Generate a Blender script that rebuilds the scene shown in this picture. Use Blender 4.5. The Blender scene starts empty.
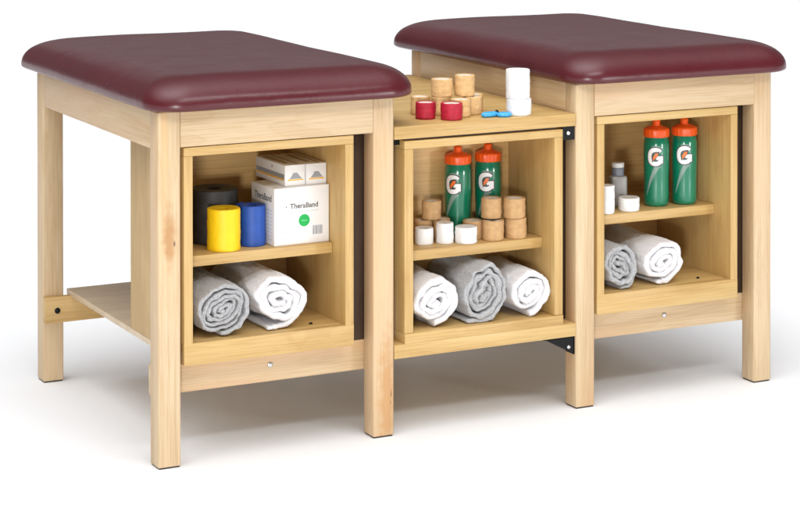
import bpy, bmesh, math, random
from mathutils import Vector, Matrix, noise
random.seed(7)
sc = bpy.context.scene
C = sc.collection
PI = math.pi

# ------------------------------------------------------------------ materials
def new_mat(name):
    m = bpy.data.materials.new(name); m.use_nodes = True
    nt = m.node_tree
    return m, nt, nt.nodes, nt.links, nt.nodes['Principled BSDF']

def N(nodes, kind, **kw):
    n = nodes.new(kind)
    for k, v in kw.items(): setattr(n, k, v)
    return n

def ramp(nodes, stops):
    r = nodes.new('ShaderNodeValToRGB')
    e = r.color_ramp.elements
    while len(e) < len(stops): e.new(0.5)
    for i, (p, c) in enumerate(stops):
        e[i].position = p; e[i].color = (*c, 1) if len(c) == 3 else c
    return r

def wood(name, light, mid, dark, axis, blush=None, blush_amt=.5, rough=.42, knots=()):
    m, nt, n, l, b = new_mat(name)
    tc = N(n, 'ShaderNodeTexCoord'); oi = N(n, 'ShaderNodeObjectInfo')
    mul = N(n, 'ShaderNodeMath', operation='MULTIPLY'); mul.inputs[1].default_value = 41.7
    l.new(oi.outputs['Random'], mul.inputs[0])
    comb = N(n, 'ShaderNodeCombineXYZ')
    for i in range(3): l.new(mul.outputs[0], comb.inputs[i])
    add = N(n, 'ShaderNodeVectorMath', operation='ADD')
    l.new(tc.outputs['Object'], add.inputs[0]); l.new(comb.outputs[0], add.inputs[1])
    def mapped(along, across):
        mp = N(n, 'ShaderNodeMapping')
        s = [across]*3; s['XYZ'.index(axis)] = along
        mp.inputs['Scale'].default_value = s
        l.new(add.outputs[0], mp.inputs['Vector']); return mp
    a = mapped(1.5, 13)
    n1 = N(n, 'ShaderNodeTexNoise'); n1.inputs['Scale'].default_value = 1; n1.inputs['Detail'].default_value = 5
    n1.inputs['Distortion'].default_value = 1.1
    l.new(a.outputs[0], n1.inputs['Vector'])
    r1 = ramp(n, [(.28, dark), (.5, mid), (.72, light)])
    l.new(n1.outputs['Fac'], r1.inputs['Fac'])
    # growth ring lines
    sn = N(n, 'ShaderNodeMath', operation='MULTIPLY'); sn.inputs[1].default_value = 46
    l.new(n1.outputs['Fac'], sn.inputs[0])
    si = N(n, 'ShaderNodeMath', operation='SINE'); l.new(sn.outputs[0], si.inputs[0])
    rs = N(n, 'ShaderNodeMapRange'); rs.inputs[1].default_value = .55; rs.inputs[2].default_value = 1
    rs.inputs[3].default_value = 0; rs.inputs[4].default_value = .22
    l.new(si.outputs[0], rs.inputs[0])
    mixr = N(n, 'ShaderNodeMixRGB', blend_type='MULTIPLY'); mixr.inputs[2].default_value = (.82, .70, .55, 1)
    l.new(rs.outputs[0], mixr.inputs[0]); l.new(r1.outputs[0], mixr.inputs[1])
    # fine pores
    f = mapped(6, 300)
    n2 = N(n, 'ShaderNodeTexNoise'); n2.inputs['Scale'].default_value = 1; n2.inputs['Detail'].default_value = 2
    l.new(f.outputs[0], n2.inputs['Vector'])
    r2 = ramp(n, [(.33, (.80, .71, .60)), (.56, (1, 1, 1))])
    l.new(n2.outputs['Fac'], r2.inputs['Fac'])
    mx = N(n, 'ShaderNodeMixRGB', blend_type='MULTIPLY'); mx.inputs[0].default_value = .62
    l.new(mixr.outputs[0], mx.inputs[1]); l.new(r2.outputs[0], mx.inputs[2])
    out = mx.outputs[0]
    if blush:
        g = mapped(1.3, 9)
        n3 = N(n, 'ShaderNodeTexNoise'); n3.inputs['Scale'].default_value = 1.2; n3.inputs['Detail'].default_value = 1
        l.new(g.outputs[0], n3.inputs['Vector'])
        r3 = ramp(n, [(.50, (0, 0, 0)), (.68, (blush_amt,)*3)])
        l.new(n3.outputs['Fac'], r3.inputs['Fac'])
        m3 = N(n, 'ShaderNodeMixRGB', blend_type='MIX'); m3.inputs[2].default_value = (*blush, 1)
        l.new(r3.outputs[0], m3.inputs[0]); l.new(out, m3.inputs[1]); out = m3.outputs[0]
    for (kx, ky, kz, rx, rz, col, amt) in knots:
        sub = N(n, 'ShaderNodeVectorMath', operation='SUBTRACT'); sub.inputs[1].default_value = (kx, ky, kz)
        l.new(tc.outputs['Object'], sub.inputs[0])
        # a wandering outline
        nn = N(n, 'ShaderNodeTexNoise'); nn.inputs['Scale'].default_value = 40; l.new(tc.outputs['Object'], nn.inputs['Vector'])
        dv = N(n, 'ShaderNodeVectorMath', operation='DIVIDE'); dv.inputs[1].default_value = (rx, .2, rz)
        l.new(sub.outputs[0], dv.inputs[0])
        ln = N(n, 'ShaderNodeVectorMath', operation='LENGTH'); l.new(dv.outputs[0], ln.inputs[0])
        ad = N(n, 'ShaderNodeMath', operation='ADD'); l.new(ln.outputs['Value'], ad.inputs[0])
        nm = N(n, 'ShaderNodeMath', operation='MULTIPLY_ADD'); nm.inputs[1].default_value = 1.1; nm.inputs[2].default_value = -.55
        l.new(nn.outputs['Fac'], nm.inputs[0]); l.new(nm.outputs[0], ad.inputs[1])
        mr = N(n, 'ShaderNodeMapRange'); mr.inputs[1].default_value = .35; mr.inputs[2].default_value = 1.1
        mr.inputs[3].default_value = amt; mr.inputs[4].default_value = 0
        l.new(ad.outputs[0], mr.inputs[0])
        mk = N(n, 'ShaderNodeMixRGB', blend_type='MIX'); mk.inputs[2].default_value = (*col, 1)
        l.new(mr.outputs[0], mk.inputs[0]); l.new(out, mk.inputs[1]); out = mk.outputs[0]
    l.new(out, b.inputs['Base Color'])
    rr = N(n, 'ShaderNodeMapRange'); rr.inputs[3].default_value = rough-.07; rr.inputs[4].default_value = rough+.1
    l.new(n2.outputs['Fac'], rr.inputs[0]); l.new(rr.outputs[0], b.inputs['Roughness'])
    bp = N(n, 'ShaderNodeBump'); bp.inputs['Strength'].default_value = .12; bp.inputs['Distance'].default_value = .0008
    l.new(n2.outputs['Fac'], bp.inputs['Height']); l.new(bp.outputs[0], b.inputs['Normal'])
    return m

ML, MM, MD = (.65, .505, .33), (.615, .46, .28), (.55, .385, .215)
maple = {a: wood('pale_maple_'+a.lower(), ML, MM, MD, a, (.60, .37, .20), .6) for a in 'XYZ'}
maple_knot = wood('knotty_maple', ML, MM, MD, 'Z', (.70, .47, .27), .5,
                  knots=[(.029-.3259, -.50, .575, .018, .085, (.45, .24, .09), .9), (.043-.3259, -.50, .560, .0035, .009, (.13, .06, .03), .9),
                         (.018-.3259, -.50, .84, .012, .22, (.66, .42, .20), .6)])
maple_heart = wood('heartwood_maple', ML, MM, MD, 'Z', (.68, .44, .25), .6,
                   knots=[(.632-.3259, -.50, .10, .028, .20, (.54, .29, .115), .85), (.643-.3259, -.50, .112, .0022, .012, (.20, .09, .04), .85),
                          (.642-.3259, -.50, .09, .0018, .006, (.20, .09, .04), .85)])
BL, BM, BD = (.61, .425, .18), (.565, .375, .145), (.48, .30, .105)
birch = {a: wood('golden_birch_'+a.lower(), BL, BM, BD, a, None, rough=.38) for a in 'XYZ'}
IL, IM, ID = (.68, .46, .195), (.64, .41, .16), (.55, .34, .125)
inner = {a: wood('birch_brightened_'+a.lower(), IL, IM, ID, a, None, rough=.45) for a in 'XYZ'}  # same birch made lighter, to brighten the shaded cabinet backs
gap_shade_m = wood('gap_shade_wood', (.07, .04, .025), (.055, .032, .02), (.04, .022, .014), 'Z')  # shade of the gaps is put into this dark tone
pale_ply = wood('pale_shelf_ply', (.69, .56, .41), (.65, .52, .37), (.58, .45, .31), 'X', None, rough=.35)

def plain(name, col, rough=.5, bump=None, bscale=200, bdist=.001, var=0, vscale=6, coat=0, metal=0, sub=0, spec=.5, stretch=None, sheen=0, sss_r=(.01, .01, .01)):
    m, nt, n, l, b = new_mat(name)
    b.inputs['Base Color'].default_value = (*col, 1); b.inputs['Roughness'].default_value = rough
    b.inputs['Metallic'].default_value = metal; b.inputs['Coat Weight'].default_value = coat
    b.inputs['Specular IOR Level'].default_value = spec
    if sheen: b.inputs['Sheen Weight'].default_value = sheen
    if sub:
        b.inputs['Subsurface Weight'].default_value = sub; b.inputs['Subsurface Radius'].default_value = sss_r
        b.inputs['Subsurface Scale'].default_value = 1
    tc = N(n, 'ShaderNodeTexCoord')
    if var:
        t = N(n, 'ShaderNodeTexNoise'); t.inputs['Scale'].default_value = vscale; t.inputs['Detail'].default_value = 4
        l.new(tc.outputs['Object'], t.inputs['Vector'])
        r = ramp(n, [(.3, tuple(max(0, x*(1-var)) for x in col)), (.7, tuple(min(1, x*(1+var)) for x in col))])
        l.new(t.outputs['Fac'], r.inputs['Fac']); l.new(r.outputs[0], b.inputs['Base Color'])
    if bump:
        t = N(n, 'ShaderNodeTexNoise'); t.inputs['Scale'].default_value = bscale; t.inputs['Detail'].default_value = 3
        if stretch:
            mp = N(n, 'ShaderNodeMapping'); mp.inputs['Scale'].default_value = stretch
            l.new(tc.outputs['Object'], mp.inputs['Vector']); l.new(mp.outputs[0], t.inputs['Vector'])
        else: l.new(tc.outputs['Object'], t.inputs['Vector'])
        bp = N(n, 'ShaderNodeBump'); bp.inputs['Strength'].default_value = bump; bp.inputs['Distance'].default_value = bdist
        l.new(t.outputs['Fac'], bp.inputs['Height']); l.new(bp.outputs[0], b.inputs['Normal'])
    return m

vinyl = plain('burgundy_vinyl', (.082, .0075, .0125), .27, bump=.16, bscale=420, bdist=.0006, var=.06, vscale=3, spec=.5, sheen=.04)
def dents(m):
    n, l = m.node_tree.nodes, m.node_tree.links; b = n['Principled BSDF']
    tc = N(n, 'ShaderNodeTexCoord'); t = N(n, 'ShaderNodeTexNoise'); t.inputs['Scale'].default_value = 9; t.inputs['Detail'].default_value = 3; t.inputs['Distortion'].default_value = .6
    l.new(tc.outputs['Object'], t.inputs['Vector'])
    bp = N(n, 'ShaderNodeBump'); bp.inputs['Strength'].default_value = .15; bp.inputs['Distance'].default_value = .010
    l.new(t.outputs['Fac'], bp.inputs['Height'])
    old = b.inputs['Normal'].links[0].from_node
    l.new(bp.outputs[0], old.inputs['Normal'])
    rr = N(n, 'ShaderNodeMapRange'); rr.inputs[3].default_value = .22; rr.inputs[4].default_value = .36
    t2 = N(n, 'ShaderNodeTexNoise'); t2.inputs['Scale'].default_value = 14; t2.inputs['Detail'].default_value = 4
    l.new(tc.outputs['Object'], t2.inputs['Vector']); l.new(t2.outputs['Fac'], rr.inputs[0]); l.new(rr.outputs[0], b.inputs['Roughness'])
dents(vinyl)
black_plastic = plain('black_glide', (.012, .012, .012), .45)
black_steel = plain('black_painted_steel', (.006, .006, .0065), .5, bump=.1, bscale=300, spec=.2)
zinc = plain('zinc_bolt', (.62, .62, .62), .3, metal=1)
floor_m = plain('white_sweep', (.88, .89, .91), .6, spec=.2)
tan_tape = plain('tan_cohesive_tape', (.55, .335, .155), .8, bump=.7, bscale=60, bdist=.002, var=.12, vscale=70, stretch=(1, 1, 7))
cream_tape = plain('beige_cohesive_tape', (.66, .42, .19), .8, bump=.7, bscale=60, bdist=.002, var=.10, vscale=70, stretch=(1, 1, 7))
white_tape = plain('white_athletic_tape', (.82, .82, .82), .75, bump=.4, bscale=60, bdist=.0012, var=.03, vscale=60, stretch=(.3, .3, 12))
red_tape = plain('red_cohesive_tape', (.42, .006, .03), .6, bump=.7, bscale=60, bdist=.0018, var=.14, vscale=70, stretch=(1, 1, 7))
core_white = plain('white_roll_core', (.80, .75, .66), .8, bump=.4, bscale=300)
def wound(m):                                          # edges of the wound layers show as fine rings
    n, l = m.node_tree.nodes, m.node_tree.links; b = n['Principled BSDF']
    tc = N(n, 'ShaderNodeTexCoord'); wv = N(n, 'ShaderNodeTexWave', wave_type='RINGS', rings_direction='Z')
    wv.inputs['Scale'].default_value = 260; wv.inputs['Distortion'].default_value = 1.5
    l.new(tc.outputs['Object'], wv.inputs['Vector'])
    r = ramp(n, [(.2, (.62, .55, .45)), (.6, (.82, .78, .70))]); l.new(wv.outputs['Fac'], r.inputs['Fac']); l.new(r.outputs[0], b.inputs['Base Color'])
wound(core_white)
yellow_m = plain('yellow_wrap', (.92, .60, .004), .5, bump=.25, bscale=60, bdist=.0012, var=.05, vscale=40, stretch=(1, 1, 6))
blue_m = plain('blue_wrap', (.012, .07, .36), .5, bump=.3, bscale=60, bdist=.0012, var=.08, vscale=40, stretch=(1, 1, 6))
black_wrap = plain('black_wrap', (.022, .021, .021), .55, bump=.3, bscale=60, bdist=.0015, var=.2, vscale=40, stretch=(1, 1, 6))
dark_core = plain('dark_roll_core', (.05, .05, .05), .7)
card_white = plain('white_carton', (.80, .79, .78), .55, bump=.1, bscale=160, var=.02)
ink_dark = plain('dark_ink', (.10, .10, .10), .6)
ink_grey = plain('grey_ink', (.30, .31, .33), .6)
ink_slate = plain('slate_ink', (.20, .21, .24), .6)
ink_pale = plain('pale_grey_ink', (.58, .58, .58), .6)
ink_orange = plain('amber_ink', (.85, .45, .05), .6)
ink_brown = plain('taupe_ink', (.46, .37, .28), .6)
ink_green = plain('green_ink', (.005, .40, .08), .6)
ink_mint = plain('mint_ink', (.25, .70, .35), .6)
seam_m = plain('carton_seam', (.55, .53, .50), .7)
bottle_m = plain('green_squeeze_plastic', (.003, .19, .10), .22, var=.05, vscale=8, coat=.5, sub=.2, sss_r=(.002, .012, .006))
cap_m = plain('orange_cap_plastic', (.85, .10, .008), .35, sub=.15, sss_r=(.01, .004, .001))
logo_white = plain('white_print', (.86, .86, .86), .4)
logo_dark = plain('charcoal_print', (.05, .055, .06), .45)
logo_silver = plain('silver_print', (.20, .30, .26), .4)
logo_orange = plain('orange_print', (.85, .17, .02), .4)
grey_plastic = plain('milky_grey_plastic', (.27, .26, .245), .35, sub=.2, sss_r=(.01, .01, .01))
cap_dark = plain('slate_cap', (.14, .15, .18), .4)
cap_pale = plain('pale_grey_cap', (.55, .54, .52), .4)
blue_grip = plain('sky_blue_plastic', (.05, .38, .80), .3)

def terry(name, c1, c2):
    m, nt, n, l, b = new_mat(name)
    tc = N(n, 'ShaderNodeTexCoord')
    t = N(n, 'ShaderNodeTexNoise'); t.inputs['Scale'].default_value = 230; t.inputs['Detail'].default_value = 3
    l.new(tc.outputs['Object'], t.inputs['Vector'])
    r = ramp(n, [(.32, c1), (.68, c2)]); l.new(t.outputs['Fac'], r.inputs['Fac'])
    l.new(r.outputs[0], b.inputs['Base Color'])
    b.inputs['Roughness'].default_value = 1; b.inputs['Specular IOR Level'].default_value = .1
    b.inputs['Sheen Weight'].default_value = .25; b.inputs['Sheen Roughness'].default_value = .6
    v = N(n, 'ShaderNodeTexVoronoi'); v.inputs['Scale'].default_value = 420
    l.new(tc.outputs['Object'], v.inputs['Vector'])
    ad = N(n, 'ShaderNodeMath', operation='ADD'); l.new(t.outputs['Fac'], ad.inputs[0]); l.new(v.outputs['Distance'], ad.inputs[1])
    bp = N(n, 'ShaderNodeBump'); bp.inputs['Strength'].default_value = .75; bp.inputs['Distance'].default_value = .0022
    l.new(ad.outputs[0], bp.inputs['Height']); l.new(bp.outputs[0], b.inputs['Normal'])
    return m
terry_grey = terry('grey_terry', (.34, .34, .35), (.52, .52, .53))
terry_white = terry('white_terry', (.78, .765, .79), (.88, .87, .89))

# ------------------------------------------------------------------ object helpers
WORLD = {}
def thing(name, label, cat, loc, rotz=0, group=None):
    o = bpy.data.objects.new(name, None); C.objects.link(o)
    o.empty_display_size = .05
    o.location = loc; o.rotation_euler = (0, 0, rotz)
    o['label'] = label; o['category'] = cat
    if group: o['group'] = group
    WORLD[o] = Vector(loc)
    return o
def tag(o, label, cat, group=None):
    o['label'] = label; o['category'] = cat
    if group: o['group'] = group
    return o
def finish(name, bm, mat, parent=None, smooth=None, world=True):
    """link a bmesh as one object; with world=True its coordinates are world ones and become the thing's own"""
    if parent is not None and world:
        base = WORLD[parent]
        bmesh.ops.translate(bm, verts=bm.verts, vec=-base)
    me = bpy.data.meshes.new(name); bm.normal_update(); bm.to_mesh(me); bm.free()
    if smooth is not None:
        for p in me.polygons: p.use_smooth = True
        try: me.set_sharp_from_angle(angle=smooth)
        except Exception: pass
    o = bpy.data.objects.new(name, me); C.objects.link(o)
    if isinstance(mat, (list, tuple)):
        for x in mat: me.materials.append(x)
    else: me.materials.append(mat)
    if parent is not None:
        o.parent = parent; WORLD[o] = WORLD[parent]
    return o
def box(bm, x0, x1, y0, y1, z0, z1, bev=.002, seg=2):
    r = bmesh.ops.create_cube(bm, size=1)
    vs = r['verts']
    for v in vs:
        v.co = Vector(((x0+x1)/2+v.co.x*(x1-x0), (y0+y1)/2+v.co.y*(y1-y0), (z0+z1)/2+v.co.z*(z1-z0)))
    if bev:
        es = list({e for v in vs for e in v.link_edges})
        bmesh.ops.bevel(bm, geom=es, offset=bev, segments=seg, profile=.5, affect='EDGES')
    return vs
def bx(name, mat, parent, *a, bev=.002):
    bm = bmesh.new(); box(bm, *a, bev=bev)
    return finish(name, bm, mat, parent, smooth=math.radians(50))
def lathe(bm, prof, seg=64, centre=(0, 0, 0), wob=None, closed=False):
    cx, cy, cz = centre
    rings = []
    for (r, z) in prof:
        if r < 1e-6:
            rings.append([bm.verts.new((cx, cy, cz+z))]); continue
        ring = []
        for i in range(seg):
            a = 2*PI*i/seg
            rr = r + (wob(a, z, r) if wob else 0)
            ring.append(bm.verts.new((cx+rr*math.cos(a), cy+rr*math.sin(a), cz+z)))
        rings.append(ring)
    pairs = list(zip(rings, rings[1:]))
    if closed: pairs.append((rings[-1], rings[0]))
    for A, B in pairs:
        for i in range(seg):
            j = (i+1) % seg
            if len(A) == 1 and len(B) == 1: break
            if len(A) == 1: bm.faces.new((A[0], B[j], B[i]))
            elif len(B) == 1: bm.faces.new((A[i], A[j], B[0]))
            else: bm.faces.new((A[i], A[j], B[j], B[i]))
    bmesh.ops.recalc_face_normals(bm, faces=bm.faces)
def tube(bm, pts, r, seg=10, closed=False):
    n = len(pts); P = [Vector(p) for p in pts]; rings = []
    up = None
    for i in range(n):
        d = (P[(i+1) % n]-P[i-1]) if closed else (P[min(i+1, n-1)]-P[max(i-1, 0)])
        d.normalize()
        if up is None: up = d.orthogonal().normalized()
        up = (up-d*up.dot(d)).normalized(); s = d.cross(up)
        rings.append([bm.verts.new(P[i]+(up*math.cos(2*PI*k/seg)+s*math.sin(2*PI*k/seg))*r) for k in range(seg)])
    for i in range(n if closed else n-1):
        A, B = rings[i], rings[(i+1) % n]
        for k in range(seg):
            bm.faces.new((A[k], A[(k+1) % seg], B[(k+1) % seg], B[k]))
    if not closed:
        bm.faces.new(rings[0]); bm.faces.new(rings[-1])
    bmesh.ops.recalc_face_normals(bm, faces=bm.faces)

# ------------------------------------------------------------------ setting
bm = bmesh.new()
bmesh.ops.create_grid(bm, x_segments=8, y_segments=8, size=60)
fl = finish('floor', bm, floor_m); fl['kind'] = 'structure'

# ------------------------------------------------------------------ treatment tables
W = .06            # square legs
X2 = .5918         # second leg
XE = X2+W
YB = .9405         # rear legs
YE = YB+W
HL = .889          # leg tops
ZA = .798          # apron underside
T = 1.2059         # pitch from the first table to the second

def cushion_bm():
    bm = bmesh.new()
    prof = [(.050, .0005), (.022, .000), (.008, .0015), (.0018, .0055)]
    for i in range(15):                        # pulled vinyl over foam: a long soft shoulder
        a = PI/2*i/14
        prof.append((.125*(1-math.cos(a)**(2/2.25)), .0105+.0745*math.sin(a)**(2/2.25)))
    prof += [(.165, .0868), (.23, .0878)]
    x0, x1, y0, y1 = -.028, XE+.064, -.050, YE+.140
    R0 = .095
    rings = []
    def contour(d, z):
        hx, hy = (x1-x0)/2-d, (y1-y0)/2-d
        r = min(max(R0-d*.35, .03), hx*.95)
        cx, cy = (x0+x1)/2, (y0+y1)/2
        pts = []
        nC, nS = 14, 16
        corners = [(hx-r, hy-r, 0), (-(hx-r), hy-r, 90), (-(hx-r), -(hy-r), 180), (hx-r, -(hy-r), 270)]
        for k, (ax, ay, a0) in enumerate(corners):
            for i in range(nC+1):
                a = math.radians(a0+90*i/nC)
                pts.append((cx+ax+r*math.cos(a), cy+ay+r*math.sin(a)))
            bx_, by_, b0 = corners[(k+1) % 4]
            p = pts[-1]; a = math.radians(b0)
            q = (cx+bx_+r*math.cos(a), cy+by_+r*math.sin(a))
            for i in range(1, nS):
                t = i/nS; pts.append((p[0]+(q[0]-p[0])*t, p[1]+(q[1]-p[1])*t))
        return pts
    for d, z in prof:
        ring = []
        for (x, y) in contour(d, z):
            # hand-made: the foam edge swells and dips a little, the top has a faint sag
            w = noise.noise(Vector((x*5, y*5, 1.3)))*.0022*min(1, z/.03)
            k = noise.noise(Vector((x*9, y*9, 7.7)))*.0016*(1 if .008 < z < .06 else .3)
            c = Vector((x-XE/2, y-YE/2, 0)).normalized()
            ring.append(bm.verts.new((x+c.x*k, y+c.y*k, HL+.001+z+w)))
        rings.append(ring)
    for A, B in zip(rings, rings[1:]):
        n = len(A)
        for i in range(n): bm.faces.new((A[i], A[(i+1) % n], B[(i+1) % n], B[i]))
    n = len(rings[-1])
    def fill(ring, z):
        c = bm.verts.new((XE/2, YE/2, z))
        for i in range(len(ring)): bm.faces.new((ring[i], ring[(i+1) % len(ring)], c))
    fill(rings[-1], HL+.0900); fill(rings[0], HL+.0015)
    bmesh.ops.recalc_face_normals(bm, faces=bm.faces)
    return bm

def bolt_bm(x, y, z, r=.0075, axis='Y'):
    bm = bmesh.new()
    lathe(bm, [(0, .0045), (r*.45, .0045), (r*.55, .0038), (r*.9, .0028), (r, .0012), (r, -.004), (0, -.004)], 20)
    M = Matrix.Rotation(PI/2, 4, 'X') if axis == 'Y' else (Matrix.Rotation(-PI/2, 4, 'Y') if axis == '-X' else Matrix.Identity(4))
    bm.transform(Matrix.Translation((x, y, z)) @ M)
    return bm

CY0, CY1 = .004, .400
CB0, CB1 = .2500, .7955
def table():
    t = thing('treatment_table', 'left maple treatment table with burgundy cushion and open shelves holding yellow and blue wraps', 'treatment table', (XE/2, YE/2, 0),
              group='treatment tables of the taping station')
    for (x, y, m) in ((0, 0, maple_knot), (X2, 0, maple_heart), (0, YB, maple['Z']), (X2, YB, maple['Z'])):
        leg = bx('leg', maple['Z'] if m is None else m, t, x, x+W, y, y+W, .0030, HL, bev=.0045)
        bx('foot_glide', black_plastic, leg, x+.003, x+W-.003, y+.003, y+W-.003, 0, .005, bev=.0012)
    bx('apron', maple['X'], t, W, X2, .0008, .024, ZA, HL-.001, bev=.0012)
    bx('apron', maple['X'], t, W, X2, YE-.024, YE-.0008, ZA, HL-.001, bev=.0012)
    bx('apron', maple['Y'], t, .0008, .024, W, YB, ZA-.006, HL-.001, bev=.0012)
    bx('apron', maple['Y'], t, XE-.024, XE-.0008, W, YB, ZA-.006, HL-.001, bev=.0012)
    r = bx('rail', maple['X'], t, .004, XE-.002, W+.0005, W+.0225, .169, .2475, bev=.0022)
    finish('bolt', bolt_bm(.326, W+.0005, .212), zinc, r, smooth=.6)
    r = bx('rail', birch['X'], t, -.002, XE-.002, YB-.0225, YB-.0005, .174, .2478, bev=.0022)
    finish('bolt', bolt_bm(.034, YB-.0225, .209, .0085), black_steel, r, smooth=.6)
    bx('lower_shelf', [pale_ply], t, .0705, .5370, CY0+.0225, YB+.006, .2480, .2640, bev=.0012)
    bx('gap_shade_cleat', gap_shade_m, t, .040, .0695, W+.026, W+.060, .2645, .7900, bev=.001)  # assumed cleats, coloured dark to stand for the shade in the leg gaps
    bx('gap_shade_cleat', gap_shade_m, t, .5400, .6100, W+.003, W+.022, .2478, .7920, bev=.001)
    # open cabinet hung between the front legs
    xa, xb = .0700, .5375
    ts = .0235
    bm = bmesh.new()
    cab = bx('cabinet', birch['Z'], t, xa, xa+ts, CY0, CY1, .2644, CB1-.0225, bev=.0012)
    bx('side_panel', birch['Z'], cab, xb-ts, xb, CY0, CY1, .2644, CB1-.0225, bev=.0012)
    bx('top_panel', birch['X'], cab, xa, xb, CY0, CY1, CB1-.0222, CB1, bev=.0012)
    bx('bottom_panel', birch['X'], cab, xa+ts+.0002, xb-ts-.0002, CY0+.0226, CY1, .2840, CB0+.0542, bev=.0006)
    bx('toe_rail', birch['X'], cab, xa-.0003, xb+.0003, CY0-.0004, CY0+.022, CB0, CB0+.0542, bev=.0010)
    bx('back_panel', inner['X'], cab, xa+ts+.0002, xb-ts-.0002, .3855, CY1-.001, CB0+.0546, CB1-.0226, bev=0)
    bx('shelf', birch['X'], cab, xa+ts+.0006, xb-ts-.0006, .0835, .385, .4785, .5062, bev=.0018)
    finish('screw', bolt_bm(.4406, .060, CB0+.0542, .005, 'Z'), black_steel, cab, smooth=.6)
    # cushion
    finish('cushion', cushion_bm(), vinyl, t, smooth=math.radians(60))
    return t
table_a = table()
def copy_tree(o, parent=None):
    c = o.copy(); C.objects.link(c)
    if parent is not None: c.parent = parent
    for ch in list(o.children): copy_tree(ch, c)
    return c
table_b = copy_tree(table_a)
table_b.location.x += T
table_b['label'] = 'right maple treatment table with burgundy cushion, two green bottles side by side on its shelf'
for ch in table_b.children:
    if ch.name.startswith('leg') and ch.data.materials[0] != maple['Z']:
        me = ch.data.copy(); me.materials[0] = maple['Z']; ch.data = me

# ------------------------------------------------------------------ bridging cabinet
ca, cb = .6840, 1.1660
Z_SH2 = .4656
cabm = thing('storage_cabinet', 'lower birch cabinet with countertop bridging the two cushioned tables', 'cabinet', ((XE+T)/2, .14, .199))
bx('countertop', birch['X'], cabm, XE+.0012, T-.0006, -.0005, 1.005, .7755, .8095, bev=.0022)
bx('base_board', birch['X'], cabm, XE+.0012, T-.0006, 0, .275, .2010, .2365, bev=.0007)
ts = .0260
bx('side_panel', birch['Z'], cabm, ca, ca+ts, .003, .275, .2630, .7475, bev=.0012)
bx('side_panel', birch['Z'], cabm, cb-ts, cb, .003, .275, .2630, .7475, bev=.0012)
bx('top_panel', birch['X'], cabm, ca, cb, .003, .275, .7478, .7690, bev=.0012)
bx('bottom_panel', birch['X'], cabm, ca, cb, .0004, .275, .2366, .2627, bev=.0005)
bx('back_panel', inner['X'], cabm, ca+ts+.0002, cb-ts-.0002, .2600, .274, .2631, .7474, bev=0)
bx('shelf', birch['X'], cabm, ca+ts+.0006, cb-ts-.0006, .0680, .2595, .4380, Z_SH2, bev=.0018)
bx('spacer', gap_shade_m, cabm, ca+.01, cb-.01, .02, .27, .7692, .7752, bev=0)
bx('gap_shade_strip', gap_shade_m, cabm, cb+.0005, T+.036, .0640, .0760, .2370, .7740, bev=0)  # added dark strip, stands in for shade where floor shows through the gap
# black steel brackets that tie it to the legs
def gusset(x0, x1, y0, y1, z0, z1, flip):
    """angle bracket: plate on the leg plus plate under the board, with a triangular web"""
    bm = bmesh.new()
    xl = x1 if not flip else x0
    s = -1 if not flip else 1
    box(bm, min(xl, xl+s*.004), max(xl, xl+s*.004), y0, y1, z0, z1, bev=.0008)
    box(bm, x0, x1, y0, y1, z1-.004, z1, bev=.0008) if True else None
    w0 = [(xl, z0), (xl, z1), (xl+s*(x1-x0), z1)]
    ya, yb = y0, y0+.004
    a = [bm.verts.new((x, ya, z)) for x, z in w0]; b = [bm.verts.new((x, yb, z)) for x, z in w0]
    bm.faces.new(a); bm.faces.new(b)
    for i in range(3): bm.faces.new((a[i], a[(i+1) % 3], b[(i+1) % 3], b[i]))
    bmesh.ops.recalc_face_normals(bm, faces=bm.faces)
    return bm
k = finish('bracket', gusset(T-.098, T-.0008, .006, .050, .150, .2006, False), black_steel, cabm)
finish('bolt', bolt_bm(T-.020, .006, .172, .0055), zinc, k, smooth=.6)
bm = bmesh.new(); box(bm, cb+.0008, T-.0008, .006, .010, .738, .7745, bev=.0006); box(bm, T-.0048, T-.0008, .010, .055, .738, .7745, bev=.0006)
k = finish('bracket', bm, black_steel, cabm)
finish('bolt', bolt_bm((cb+T)/2-.002, .006, .757, .0060), zinc, k, smooth=.6)
bm = bmesh.new(); box(bm, XE+.0008, ca-.0008, .030, .034, .757, .7745, bev=.0006); box(bm, XE+.0008, XE+.0048, .034, .055, .757, .7745, bev=.0006)
finish('bracket', bm, black_steel, cabm)

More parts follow.
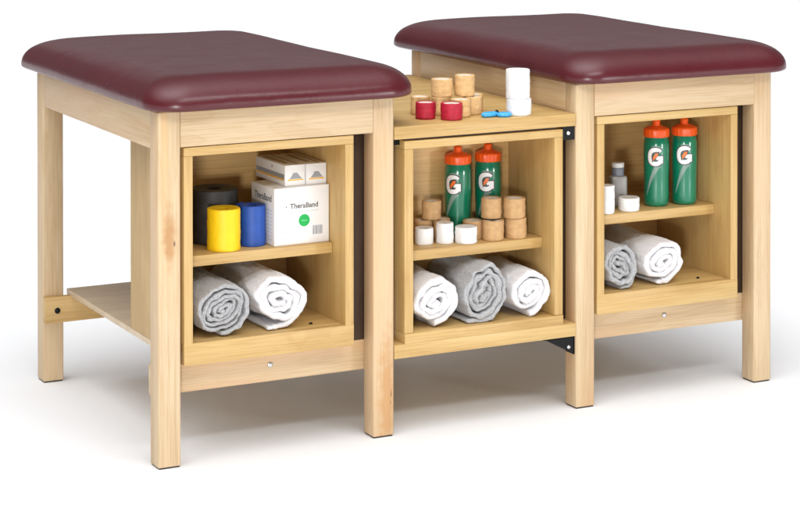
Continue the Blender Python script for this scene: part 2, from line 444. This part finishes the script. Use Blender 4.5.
# ------------------------------------------------------------------ rolls of tape and wrap
SH1 = .5064; CT = .8097
def roll(name, label, cat, x, y, z, R, h, wrap, core, group=None, hole=.26, rot=0, seam=False, irregular=.0006, ends=None):
    """a wound roll: outer wrap, pale rolled ends and the hollow core"""
    t = thing(name, label, cat, (x, y, z), rot, group)
    sd = random.random()*50
    def wob(a, zz, r):
        return R*.010*math.cos(2*a+sd)+noise.noise(Vector((math.cos(a)*1.5+sd, math.sin(a)*1.5, zz*90)))*irregular*2+noise.noise(Vector((math.cos(a)*7+sd, math.sin(a)*7, zz*230)))*irregular
    b = .0022
    prof = [(R*.72, .0012), (R-b, 0), (R-b*.3, b*.3), (R, b)]
    nz = 12
    prof += [(R+math.sin(PI*i/nz)*.0004, b+(h-2*b)*i/nz) for i in range(1, nz)]
    prof += [(R, h-b), (R-b*.3, h-b*.3), (R-b, h), (R*.80, h-.0008), (R*.72, h-.0012)]
    bm = bmesh.new(); lathe(bm, prof, 72, wob=wob)
    if seam:                                   # the loose end of the strip standing off the roll
        pts_i = []
        n = 12
        for i in range(n+1):
            a = math.radians(100+55*i/n); rr = R+.0012+.008*max(0, (i-4)/n)**1.5
            pts_i.append((rr*math.cos(a), rr*math.sin(a)))
        pr = []
        for (px, py) in pts_i:
            L = math.hypot(px, py); ux, uy = px/L, py/L
            pr.append([bm.verts.new((px, py, .004)), bm.verts.new((px, py, h+.002)), bm.verts.new((px+ux*.0014, py+uy*.0014, h+.002)), bm.verts.new((px+ux*.0014, py+uy*.0014, .004))])
        for A, B in zip(pr, pr[1:]):
            for q in range(4): bm.faces.new((A[q], A[(q+1) % 4], B[(q+1) % 4], B[q]))
        bm.faces.new(pr[0]); bm.faces.new(pr[-1])
        bmesh.ops.recalc_face_normals(bm, faces=bm.faces)
    finish('wrap', bm, wrap, t, smooth=math.radians(45), world=False)
    bm = bmesh.new()
    ri = R*hole
    lathe(bm, [(R*.725, h-.0015), (ri+.002, h-.0018), (ri, h-.003), (ri, .003), (ri+.002, .0014), (R*.725, .0014)], 48, closed=True)
    finish('core', bm, core, t, smooth=math.radians(40), world=False)
    return t
roll('wrap_roll', 'large black wrap roll at the back left of the upper shelf, behind the yellow one', 'wrap roll', .245, .245, SH1, .0635, .140, black_wrap, dark_core, 'coloured wrap rolls', hole=.3)
roll('wrap_roll', 'bright yellow wrap roll in front of the black one', 'wrap roll', .2263, .1290, SH1, .0420, .1075, yellow_m, yellow_m, 'coloured wrap rolls', hole=.28)
roll('wrap_roll', 'blue wrap roll with a loose end, between yellow roll and white carton', 'wrap roll', .3145, .1500, SH1, .0340, .1050, blue_m, blue_m, 'coloured wrap rolls', hole=.35, seam=True, rot=.15)

G2 = 'tan tape rolls on the bridging cabinet shelf'
tt = lambda lab, *a, **k: roll('tape_roll', lab, 'tape roll', *a, tan_tape, core_white, G2, **k)
tt('tan tape roll on the shelf, half hidden behind the leftmost white roll', .8370, .1950, Z_SH2, .0255, .0550)
tt('tan tape roll on the shelf, seen between the squarish white roll and the left bottle', .8880, .1880, Z_SH2, .0250, .0545)
tt('tan tape roll stacked highest at the shelf left, above two others', .8600, .1900, Z_SH2+.0552, .0262, .0505)
tt('single low tan tape roll just behind the widest white roll', .9660, .1480, Z_SH2, .0285, .0500)
tt('front tan tape roll under the left of the upper pair, beside the widest white roll', 1.0040, .1030, Z_SH2, .0288, .0540)
tt('tan tape roll nearest the cabinet right wall, under the right of the upper pair', 1.0740, .1010, Z_SH2, .0290, .0560)
tt('tan tape roll, left of the upper pair in front of the right bottle', 1.0100, .1240, Z_SH2+.0564, .0275, .0550)
tt('tan tape roll, right of the upper pair in front of the right bottle', 1.0690, .1000, Z_SH2+.0564, .0300, .0540)
G2w = 'white tape rolls at the front of the bridging shelf'
roll('tape_roll', 'white tape roll nearest the left wall of the bridging cabinet', 'tape roll', .8114, .1400, Z_SH2, .0250, .0440, white_tape, core_white, G2w)
roll('tape_roll', 'tall narrow white tape roll between two wider white ones on the shelf', 'tape roll', .8660, .1230, Z_SH2, .0232, .0560, white_tape, core_white, G2w)
roll('tape_roll', 'widest white tape roll on the shelf, right beside front tan roll', 'tape roll', .9200, .1030, Z_SH2, .0300, .0440, white_tape, white_tape, G2w, hole=.2)
roll('tape_roll', 'tall slim white tape roll at the right table shelf left end', 'tape roll', 1.3690, .1060, SH1, .0225, .0790, white_tape, core_white, 'white tape rolls on the right table shelf')
roll('tape_roll', 'short wide white tape roll in front of the grey bottle', 'tape roll', 1.4500, .1170, SH1, .0300, .0370, white_tape, core_white, 'white tape rolls on the right table shelf')
G3 = 'rolls standing on the countertop'
cr = lambda lab, *a, **k: roll('tape_roll', lab, 'tape roll', *a, cream_tape, core_white, G3, **k)
roll('tape_roll', 'red tape roll nearest the left cushion on the countertop', 'tape roll', .7971, .1031, CT, .0267, .0450, red_tape, core_white, G3, hole=.3)
roll('tape_roll', 'front red tape roll at the counter edge, in front of beige rolls', 'tape roll', .8513, .0562, CT, .0293, .0450, red_tape, core_white, G3, hole=.3)
cr('front beige tape roll on the counter, just right of the front red roll', .8990, .0950, CT, .0275, .0480)
cr('rightmost beige tape roll on the counter, beside the blue scissors', .9500, .1220, CT, .0255, .0500)
cr('beige tape roll peeking out behind the left red roll', .8230, .1850, CT, .0262, .0500)
cr('beige tape roll wedged between the red rolls, under a stacked one', .8690, .1500, CT, .0275, .0498)
cr('small beige tape roll at the back right of the counter pile', .9860, .1760, CT, .0230, .0470)
cr('shorter stacked beige tape roll, left of the two upper ones on the counter', .8720, .1520, CT+.0500, .0290, .0480)
cr('taller stacked beige tape roll, right of the two upper ones on the counter', .9330, .1350, CT+.0502, .0270, .0570)
roll('tape_roll', 'lower white tape roll on the countertop, under a taller white one', 'tape roll', 1.0560, .0520, CT, .0335, .0450, white_tape, white_tape, G3, hole=.2)
roll('tape_roll', 'tall white tape roll stacked on another white roll on the counter', 'tape roll', 1.0535, .0535, CT+.0452, .0325, .0790, white_tape, white_tape, G3, hole=.2)

# ------------------------------------------------------------------ sports bottles
def wrapped(bm, R, z0, th0):
    """bend a flat drawing (x right, z up, metres) round a bottle of radius R, facing -Y turned by th0"""
    for v in bm.verts:
        th = -PI/2 + th0 + v.co.x/R
        v.co = Vector((R*math.cos(th), R*math.sin(th), z0+v.co.z))
def flat_poly(bm, pts, cuts=3):
    vs = [bm.verts.new((x, 0, z)) for x, z in pts]
    f = bm.faces.new(vs)
    r = bmesh.ops.triangulate(bm, faces=[f])
    bmesh.ops.subdivide_edges(bm, edges=list({e for g in r['faces'] for e in g.edges}), cuts=cuts, use_grid_fill=True)
def strip(bm, A, B, nr=4):
    """quads between two polylines of equal length"""
    rows = []
    for k in range(nr+1):
        t = k/nr
        rows.append([bm.verts.new((a[0]+(b[0]-a[0])*t, 0, a[1]+(b[1]-a[1])*t)) for a, b in zip(A, B)])
    for r0, r1 in zip(rows, rows[1:]):
        for i in range(len(r0)-1): bm.faces.new((r0[i], r0[i+1], r1[i+1], r1[i]))
def g_shape(grow=0):
    bm = bmesh.new()
    ro, rz, ri, rj = .0195+grow, .0235+grow, .0098-grow, .0125-grow
    a0, a1 = 38-grow*900, 352
    A, B = [], []
    for i in range(41):
        a = math.radians(a0+(a1-a0)*i/40)
        # slightly squared letter
        ca_, sa_ = math.cos(a), math.sin(a)
        kx = abs(ca_)**.85*(1 if ca_ >= 0 else -1); kz = abs(sa_)**.85*(1 if sa_ >= 0 else -1)
        A.append((ro*kx, rz*kz)); B.append((ri*kx, rj*kz))
    strip(bm, A, B)
    xg = grow
    X = [(.002-xg + (ro-.0005-(.002-xg))*i/10) for i in range(11)]
    strip(bm, [(x, .0020+xg) for x in X], [(x, -.0075-xg) for x in X], 3)
    XX = [(ri+(ro-.0005-ri)*i/8) for i in range(9)]
    strip(bm, [(x, -.004) for x in XX], [(x, -.017-xg) for x in XX], 4)
    bmesh.ops.scale(bm, vec=(1.17, 1, 1.10), verts=bm.verts)
    return bm
BOLT = [(-.0085, -.0010), (.0005, .0125), (.0100, .0125), (.0045, .0035), (.0075, .0030), (-.0075, -.0135), (-.0025, -.0020)]
def bottle(label, x, y, z, turn):
    t = thing('sports_bottle', label, 'sports bottle', (x, y, z), turn, 'green sports bottles with orange lids')
    prof = [(0, .004), (.024, .003), (.030, .0005), (.0335, .003), (.0352, .010), (.0355, .03), (.0352, .06), (.0350, .075), (.0356, .09), (.0364, .11),
            (.0366, .14), (.0366, .165), (.0362, .178), (.0350, .187), (.0335, .191), (.0328, .197), (0, .197)]
    bm = bmesh.new(); lathe(bm, prof, 72)
    finish('body', bm, bottle_m, t, smooth=math.radians(50), world=False)
    # lid: ribbed ring, sloping shoulder and push-pull spout
    def rib(a, zz, r):
        return .0009*max(0, math.cos(a*18)) if .003 < zz < .024 and r > .03 else 0
    bm = bmesh.new()
    lathe(bm, [(0, 0), (.0345, 0), (.0362, .0015), (.0364, .0035), (.0364, .019), (.0358, .0225), (.0335, .0245), (.026, .0275), (.017, .0305), (.0150, .032), (0, .032)], 144, centre=(0, 0, .1965), wob=rib)
    lid = finish('lid', bm, cap_m, t, smooth=math.radians(45), world=False)
    bm = bmesh.new()
    lathe(bm, [(0, 0), (.0120, 0), (.0122, .002), (.0105, .0045), (.0102, .009), (.0122, .0105), (.0120, .0125), (.0085, .0165), (.004, .0178), (0, .018)], 40, centre=(0, 0, .2280))
    finish('spout', bm, cap_m, lid, smooth=math.radians(45), world=False)
    zc = .143; R = .0367
    # silver swoosh: crescent round the letter and a tail that runs down to the left
    bm = bmesh.new()
    A, B = [], []
    for i in range(33):
        a = math.radians(118-170*i/32); w = .0055*math.sin(PI*(i+.5)/33)**.7
        A.append((.0265*math.cos(a)+.001, .0295*math.sin(a))); B.append(((.0265-w)*math.cos(a)+.001, (.0295-w)*math.sin(a)))
    strip(bm, A, B, 2)
    A, B = [], []
    for i in range(25):
        t_ = i/24
        px, pz = .011-.036*t_**.75, -.0245-.078*t_**1.2
        w = .0088*(1-t_)**.9+.0010
        A.append((px-w*.8, pz+w*.3)); B.append((px+w*.55, pz-w*.2))
    strip(bm, A, B, 3)
    bmesh.ops.scale(bm, vec=(1.1, 1, 1.08), verts=bm.verts); wrapped(bm, R-.0002, zc, 0); bmesh.ops.recalc_face_normals(bm, faces=bm.faces)
    finish('silver_swoosh', bm, logo_silver, t, smooth=1, world=False)
    for nm, g, off, mt in (('letter_outline', .0024, .0001, logo_dark), ('letter', 0, .0004, logo_white)):
        bm = g_shape(g); wrapped(bm, R+off, zc, 0); bmesh.ops.recalc_face_normals(bm, faces=bm.faces)
        finish(nm, bm, mt, t, smooth=1, world=False)
    bm = bmesh.new(); flat_poly(bm, [(x_*1.22, z_*1.18) for x_, z_ in BOLT]); wrapped(bm, R+.0008, zc, 0)
    finish('bolt_outline', bm, logo_dark, t, smooth=1, world=False)
    bm = bmesh.new(); flat_poly(bm, [(x_*.86, z_*.84) for x_, z_ in BOLT]); wrapped(bm, R+.0011, zc, 0)
    finish('lightning_bolt', bm, logo_orange, t, smooth=1, world=False)
    # thin bright level strip down the side
    return t
bottle('green sports bottle, left of the two behind the tan tape rolls', .9542, .2140, Z_SH2, -.47-.40)
bottle('green sports bottle, right of the two behind the tan tape rolls', 1.0500, .2160, Z_SH2, -.47-.18)
bottle('green sports bottle on the right table shelf, nearer the white rolls', 1.5640, .1500, SH1, -.57-.08)
bottle('green sports bottle on the right table shelf, nearer the right wall', 1.6530, .1400, SH1, -.57+.0)

# grey dispensing bottle
t = thing('dispenser_bottle', 'milky grey bottle with slate cap standing behind the short white roll', 'bottle', (1.4560, .1850, SH1), -.2)
bm = bmesh.new()
box(bm, -.024, .024, -.018, .018, 0, .088, bev=.007, seg=4)
finish('body', bm, grey_plastic, t, smooth=math.radians(60), world=False)
bm = bmesh.new(); lathe(bm, [(0, 0), (.0175, 0), (.0178, .001), (.0178, .022), (.017, .0235), (0, .0235)], 40, centre=(0, 0, .0883))
finish('cap', bm, cap_dark, t, smooth=.7, world=False)
bm = bmesh.new(); lathe(bm, [(0, 0), (.0178, 0), (.018, .001), (.018, .011), (.0172, .0125), (0, .013)], 40, centre=(0, 0, .1120))
finish('cap_top', bm, cap_pale, t, smooth=.7, world=False)

# ------------------------------------------------------------------ cartons
def text_bm(body, size, depth=0, bold=0.0):
    cu = bpy.data.curves.new('lettering', 'FONT'); cu.body = body; cu.size = size; cu.align_x = 'CENTER'; cu.align_y = 'CENTER'; cu.offset = bold
    o = bpy.data.objects.new('lettering', cu); C.objects.link(o)
    dg = bpy.context.evaluated_depsgraph_get()
    me = bpy.data.meshes.new_from_object(o.evaluated_get(dg))
    bm = bmesh.new(); bm.from_mesh(me)
    bpy.data.objects.remove(o); bpy.data.curves.remove(cu); bpy.data.meshes.remove(me)
    bm.transform(Matrix.Rotation(PI/2, 4, 'X'))       # stands in the XZ plane, facing -Y
    return bm
def onto_left(bm):                                    # from facing -Y to facing -X
    bm.transform(Matrix.Rotation(-PI/2, 4, 'Z'))
t = thing('carton', 'large white carton with a round green mark on the upper shelf', 'carton', (.3535, .0960, SH1), math.radians(2))
CW, CD, CH = .1585, .142, .1500
bm = bmesh.new(); box(bm, 0, CW, 0, CD, 0, CH, bev=.0018); finish('box', bm, card_white, t, smooth=.8, world=False)
e = .0004
def quad(bm, x0, x1, z0, z1, y):
    bm.faces.new([bm.verts.new(p) for p in ((x0, y, z0), (x1, y, z0), (x1, y, z1), (x0, y, z1))])
bm = text_bm('TheraBand', .0185, bold=.0004); bm.transform(Matrix.Translation((.0860, -e, .1000))); 
bm2 = bmesh.new(); quad(bm2, .0330, .0355, .0985, .1015, -e); quad(bm2, .0325, .0390, .0975, .0982, -e)
me_ = bpy.data.meshes.new('x'); bm2.to_mesh(me_); bm2.free(); bm.from_mesh(me_); bpy.data.meshes.remove(me_)
finish('printed_lettering', bm, ink_dark, t, world=False)
bm = bmesh.new()
for z_, a_, b_ in ((.0855, .045, .128), ):
    xx = a_
    while xx < b_:
        w_ = random.uniform(.004, .012); quad(bm, xx, min(xx+w_, b_), z_-.0012, z_+.0012, -e); xx += w_+.0018
finish('tagline_print', bm, ink_pale, t, world=False)
bm = bmesh.new()
for z_, a_, b_ in ((.036, .016, .055), (.0325, .016, .062), (.018, .022, .050)):
    xx = a_
    while xx < b_:
        w_ = random.uniform(.003, .009); quad(bm, xx, min(xx+w_, b_), z_-.0008, z_+.0008, -e); xx += w_+.0014
quad(bm, .0160, .0200, .0160, .0200, -e)
finish('small_print', bm, ink_pale, t, world=False)
bm = bmesh.new()
c0 = [bm.verts.new((.0860+.0160*math.cos(2*PI*i/40), -e, .0615+.0160*math.sin(2*PI*i/40))) for i in range(40)]
bm.faces.new(c0); gd = finish('round_mark', bm, ink_green, t, world=False)
bm = text_bm('latex', .0085); bm.transform(Matrix.Translation((.0860, -e-.0003, .0615))); finish('mark_lettering', bm, ink_mint, gd, world=False)
bm = bmesh.new(); xx = .1110
while xx < .1385:
    w_ = random.choice((.0007, .0012, .002)); quad(bm, xx, xx+w_, .0225, .0455, -e); xx += w_+random.choice((.0006, .0010, .0014))
finish('barcode', bm, ink_slate, t, world=False)
bm = bmesh.new()
quad(bm, .0585, .0592, .116, .150-.002, -e); quad(bm, .0980, .0987, .116, .150-.002, -e); quad(bm, .0585, .0987, .1153, .116, -e)
finish('lid_seam', bm, seam_m, t, world=False)
bm = text_bm('TheraBand', .024, bold=.0004); onto_left(bm); bm.transform(Matrix.Translation((-e, .068, .121))); finish('side_lettering', bm, ink_dark, t, world=False)
bm = bmesh.new()
for i in range(9):
    z_ = .090-.0095*i
    for y0_ in (.012, .030, .048):
        if random.random() < .85:
            w_ = random.uniform(.008, .015)
            bm.faces.new([bm.verts.new(p) for p in ((-e, y0_+w_, z_), (-e, y0_, z_), (-e, y0_, z_+.0022), (-e, y0_+w_, z_+.0022))])
finish('side_print', bm, ink_pale, t, world=False)

def small_box(label, x, y, z, rot):
    t = thing('small_box', label, 'box', (x, y, z), rot, 'small boxes on the large carton')
    w, d, h = .0585, .188, .0540
    bm = bmesh.new(); box(bm, 0, w, 0, d, 0, h, bev=.0012); finish('box', bm, card_white, t, smooth=.8, world=False)
    # front: grey peak over an amber line
    bm = bmesh.new()
    P = [(.0125, .0175), (.0185, .0240), (.0230, .0320), (.0262, .0335), (.0300, .0330), (.0345, .0335), (.0380, .0300), (.0430, .0235), (.0485, .0175)]
    bm.faces.new([bm.verts.new((a, -e, b)) for a, b in P]); finish('peak_print', bm, ink_grey, t, world=False)
    bm = bmesh.new(); quad(bm, .0080, .0520, .0130, .0165, -e); finish('amber_line', bm, ink_orange, t, world=False)
    # left side: wide slate band with amber stripe
    bm = bmesh.new()
    def lq(y0_, y1_, z0_, z1_): bm.faces.new([bm.verts.new(p) for p in ((-e, y1_, z0_), (-e, y0_, z0_), (-e, y0_, z1_), (-e, y1_, z1_))])
    lq(.004, .184, .0185, .0300); finish('side_band', bm, ink_grey, t, world=False)
    bm = bmesh.new(); lq(.004, .184, .0135, .0180); finish('side_stripe', bm, ink_orange, t, world=False)
    bm = bmesh.new(); lq(.078, .084, .0390, .0450); finish('side_mark', bm, ink_dark, t, world=False)
    # top: taupe print bands along the length
    bm = bmesh.new()
    def tq(x0_, x1_, y0_, y1_): bm.faces.new([bm.verts.new(p) for p in ((x0_, y0_, h+e), (x1_, y0_, h+e), (x1_, y1_, h+e), (x0_, y1_, h+e))])
    tq(.0120, .0270, .030, .170); tq(.0380, .0450, .012, .176); finish('top_print', bm, ink_brown, t, world=False)
    return t
small_box('small white box with grey peak print on the carton, its striped side showing', .3935, .1190, SH1+.1503, math.radians(1.0))
small_box('small white box with grey peak print on the carton, nearest the right wall', .4535, .1180, SH1+.1503, math.radians(.5))

# ------------------------------------------------------------------ rolled towels
def towel(label, x, y, z, R, L, mat, seed, thick=.0125, sx=1.0, sz=.94, tail=.0, tail_side=-1, phase=0, group='rolled towels on the bottom shelves', loose=1.0, y_cone=0, fullness=1.0, fold=.8, tilt=.5):
    """one long strip rolled up: a thick spiral ribbon with rounded hems, then terry roughness"""
    rnd = random.Random(seed)
    sd = seed*13.7
    path = []                                  # (x, z, nx, nz, halfthick)
    step = .0031
    if tail > 0:                               # the end that lies loose on the shelf
        n = int(tail/step)
        for i in range(n, 0, -1):
            path.append((-i*step, -R+thick*.40, 0, -1, thick*.36*(1 if i < n-1 else .7)))
    th = 0; r = R-thick/2
    while r > thick*.55:
        a = -PI/2+th
        wob = 1+.07*loose*noise.noise(Vector((math.cos(a)*1.2+sd, math.sin(a)*1.2, th*.21)))
        rr = r*wob+.0034*loose*noise.noise(Vector((th*1.9, sd, 0)))*(1.5-r/R)
        ca_, sa_ = math.cos(a), math.sin(a)
        ht = thick/2*(fullness+.16*noise.noise(Vector((th*1.3, sd+4, 2))))
        q_ = max(0, 1-r/R); fx, fz = 1+.25*fold*q_, 1-.62*fold*q_     # the first folds lie flat, tilted
        lx, lz = rr*math.cos(a-tilt)*fx, rr*math.sin(a-tilt)*fz
        nx_, nz_ = math.cos(a-tilt)/fx, math.sin(a-tilt)/fz; nl = math.hypot(nx_, nz_); nx_ /= nl; nz_ /= nl
        ct, st = math.cos(tilt), math.sin(tilt)
        path.append((lx*ct-lz*st, lx*st+lz*ct, nx_*ct-nz_*st, nx_*st+nz_*ct, ht*(1-.25*fold*q_)))
        dth = step/max(r, .012)
        th += dth; r -= thick*dth/(2*PI)
    bm = bmesh.new(); rings = []
    nY = int(L/.0042)
    for i, (px, pz, nx, nz, ht) in enumerate(path):
        u = i*step
        rad = math.hypot(px, pz)
        y0 = .0085*loose*noise.noise(Vector((u*9, sd, 5)))+.0030*noise.noise(Vector((u*45, sd, 9)))+y_cone*(R-rad)
        sec = []
        for k in range(nY+1):                  # outer face, back to front
            sec.append((ht, L-(L-y0-ht)*k/nY))
        for k in range(1, 6):                  # rounded hem
            a = PI*k/6; sec.append((ht*math.cos(a), y0+ht-ht*math.sin(a)*1.0))
        for k in range(nY+1): sec.append((-ht, y0+ht+(L-y0-ht)*k/nY))
        ring = []
        for (o, yy) in sec:
            # taper slightly to the back, sag between, and pile noise
            q = Vector((px+nx*o, yy, pz+nz*o))
            d1 = (noise.noise(Vector((q.x*34+sd, q.y*9, q.z*34)))*.0044+noise.noise(Vector((q.x*80+sd, q.y*14, q.z*80)))*.0016)*loose
            d2 = noise.noise(Vector((q.x*190+sd, q.y*190, q.z*190)))*.0015
            d3 = noise.noise(Vector((q.x*420, q.y*420+sd, q.z*420)))*.0013
            s = 1 if o > 0 else -.3
            q.x += nx*(d1+(d2+d3)*s); q.z += nz*(d1+(d2+d3)*s); q.y += (d2+d3)*(1.0 if yy < y0+ht*2 else 0)
            X_, Z_ = q.x*sx, q.z*sz
            fl_ = -R*sz+.0015
            if Z_ < fl_: Z_ = fl_+(Z_-fl_)*.05
            ring.append(bm.verts.new((X_*(-tail_side), q.y, Z_)))
        rings.append(ring)
    n = len(rings[0])
    for A, B in zip(rings, rings[1:]):
        for k in range(n): bm.faces.new((A[k], A[(k+1) % n], B[(k+1) % n], B[k]))
    bm.faces.new(rings[0]); bm.faces.new(rings[-1])
    bmesh.ops.recalc_face_normals(bm, faces=bm.faces)
    bm.transform(Matrix.Translation((0, 0, R*sz)))
    o = finish('rolled_towel', bm, mat, smooth=3.2)
    o.location = (x, y, z)
    tag(o, label, 'towel', group)
    return o
F1 = CB0+.0545; F2 = .2630
towel('grey rolled towel under the yellow wrap, beside a white towel', .1830, .030, F1, .0775, .33, terry_grey, 1, sx=1.0, sz=.93, loose=1.3, fullness=.90, tilt=.55, fold=1, y_cone=-.10)
towel('white rolled towel with loose end on the left table bottom shelf', .3440, .038, F1, .0765, .32, terry_white, 2, thick=.0175, fullness=1.08, sx=1.0, sz=.98, tail=.035, loose=1.5, tilt=-.4, y_cone=-.12)
towel('white rolled towel at the left of three, against the cabinet wall', .7880, .028, F2, .0740, .222, terry_white, 3, thick=.0175, fullness=1.08, sx=1.0, sz=.98, loose=1.3, y_cone=-.2)
towel('grey rolled towel with trailing edge between two white towels', .9330, .022, F2, .0800, .230, terry_grey, 4, thick=.0150, sx=.98, sz=1.0, tail=.055, loose=2.0, tilt=1.0, fold=.9, y_cone=-.10)
towel('white rolled towel at the right of three, beside the grey one', 1.0740, .026, F2, .0690, .225, terry_white, 5, thick=.0175, fullness=1.08, sx=.98, sz=.97, loose=1.3, y_cone=-.2)
towel('grey rolled towel in the right table bottom shelf', 1.3680, .030, F1, .0665, .33, terry_grey, 6, thick=.0140, sx=.98, sz=1.0, loose=1.9, y_cone=-.12, tilt=-.7, fold=.7)
towel('white rolled towel beside the grey one under the right table bottles', 1.5100, .034, F1, .0720, .33, terry_white, 7, thick=.0175, fullness=1.08, sx=1.0, sz=.92, tail=.02, loose=1.0, y_cone=-.2)

# ------------------------------------------------------------------ small scissors on the counter
t = thing('bandage_scissors', 'small scissors with sky blue handles lying beside the white rolls', 'scissors', (.983, .040, CT), -.42)
def loop(cx, cy, rx, ry, rot, r, zc):
    bm = bmesh.new(); pts = []
    for i in range(28):
        a = 2*PI*i/28; px, py = rx*math.cos(a), ry*math.sin(a)
        pts.append((cx+px*math.cos(rot)-py*math.sin(rot), cy+px*math.sin(rot)+py*math.cos(rot), zc))
    tube(bm, pts, r, 10, closed=True); return bm
finish('handle', loop(-.021, .004, .021, .0088, .62, .0064, .0066), blue_grip, t, smooth=3, world=False)
finish('handle', loop(.018, .004, .0155, .0115, .25, .0058, .0060), blue_grip, t, smooth=3, world=False)
for s in (-1, 1):
    bm = bmesh.new()
    pts = [(s*.004, .006), (s*.0095, .012), (s*.006, .022), (-s*.001, .040), (-s*.004, .038), (-s*.002, .022), (-s*.003, .012)]
    z0, z1 = (.0095, .0112) if s > 0 else (.0075, .0092)
    a = [bm.verts.new((x_, y_, z0)) for x_, y_ in pts]; b = [bm.verts.new((x_, y_, z1)) for x_, y_ in pts]
    bm.faces.new(a); bm.faces.new(b)
    for i in range(len(pts)): bm.faces.new((a[i], a[(i+1) % len(pts)], b[(i+1) % len(pts)], b[i]))
    bmesh.ops.recalc_face_normals(bm, faces=bm.faces)
    finish('blade', bm, black_steel, t, world=False)
bm = bmesh.new(); lathe(bm, [(0, .005), (.003, .0045), (.0042, .003), (.0042, 0), (0, 0)], 16, centre=(0, .022, .0112)); finish('pivot', bm, black_steel, t, world=False)

# ------------------------------------------------------------------ light
w = bpy.data.worlds.new('World'); sc.world = w; w.use_nodes = True
nt = w.node_tree; n = nt.nodes; l = nt.links
bg = n['Background']
tc = n.new('ShaderNodeTexCoord'); sx_ = n.new('ShaderNodeVectorMath'); sx_.operation = 'DOT_PRODUCT'; mr = n.new('ShaderNodeMapRange')
sx_.inputs[1].default_value = Vector((-.20, -.16, .96)).normalized()
l.new(tc.outputs['Generated'], sx_.inputs[0]); l.new(sx_.outputs['Value'], mr.inputs[0])
mr.inputs[1].default_value = 0; mr.inputs[2].default_value = 1; mr.inputs[3].default_value = 0; mr.inputs[4].default_value = 1
pw = n.new('ShaderNodeMath'); pw.operation = 'POWER'; pw.inputs[1].default_value = 5.0; l.new(mr.outputs[0], pw.inputs[0])
ma = n.new('ShaderNodeMath'); ma.operation = 'MULTIPLY_ADD'; ma.inputs[1].default_value = 4.15; ma.inputs[2].default_value = .10; l.new(pw.outputs[0], ma.inputs[0])
l.new(ma.outputs[0], bg.inputs['Strength']); bg.inputs['Color'].default_value = (1, 1, 1, 1)
def area(name, loc, target, sx, sy, power, col=(1, 1, 1)):
    la = bpy.data.lights.new(name, 'AREA'); la.shape = 'RECTANGLE'; la.size = sx; la.size_y = sy; la.energy = power; la.color = col
    o = bpy.data.objects.new(name, la); C.objects.link(o); o.location = loc
    o.rotation_euler = (Vector(target)-Vector(loc)).to_track_quat('-Z', 'Y').to_euler()
    return o
area('softbox_overhead', (.75, -2.9, 3.0), (.9, .1, .9), 2.6, .42, 40, (1, 1, 1))
area('added_sheen_softbox', (3.6, 5.8, 2.5), (.9, .5, .9), 6.5, 1.5, 8, (1, 1, 1))  # unseen lamp added to lay a grey sheen on the cushion tops
area('softbox_key', (3.2, -4.4, .50), (.9, .2, .55), .6, .6, 45, (1, .995, .985))
area('softbox_fill', (-2.1, -4.8, .52), (.7, .2, .55), .5, .5, 104, (1, .995, .985))

# ------------------------------------------------------------------ camera
cam = bpy.data.cameras.new('Camera'); co = bpy.data.objects.new('Camera', cam); C.objects.link(co)
co.location = (-1.90252723, -5.17201507, 1.63881627)
co.rotation_euler = (PI/2-.012974626, 0, -.482368679)
cam.sensor_fit = 'HORIZONTAL'; cam.sensor_width = 36; cam.lens = 2211.236/800*36
cam.shift_x = -46.1556/800; cam.shift_y = -414.1144/800
cam.clip_start = .1; cam.clip_end = 300
sc.camera = co
sc.view_settings.view_transform = 'Standard'; sc.view_settings.look = 'None'
sc.view_settings.exposure = 0; sc.view_settings.gamma = 1
sc.render.engine = 'CYCLES'
sc.cycles.use_denoising = True
sc.cycles.max_bounces = 10
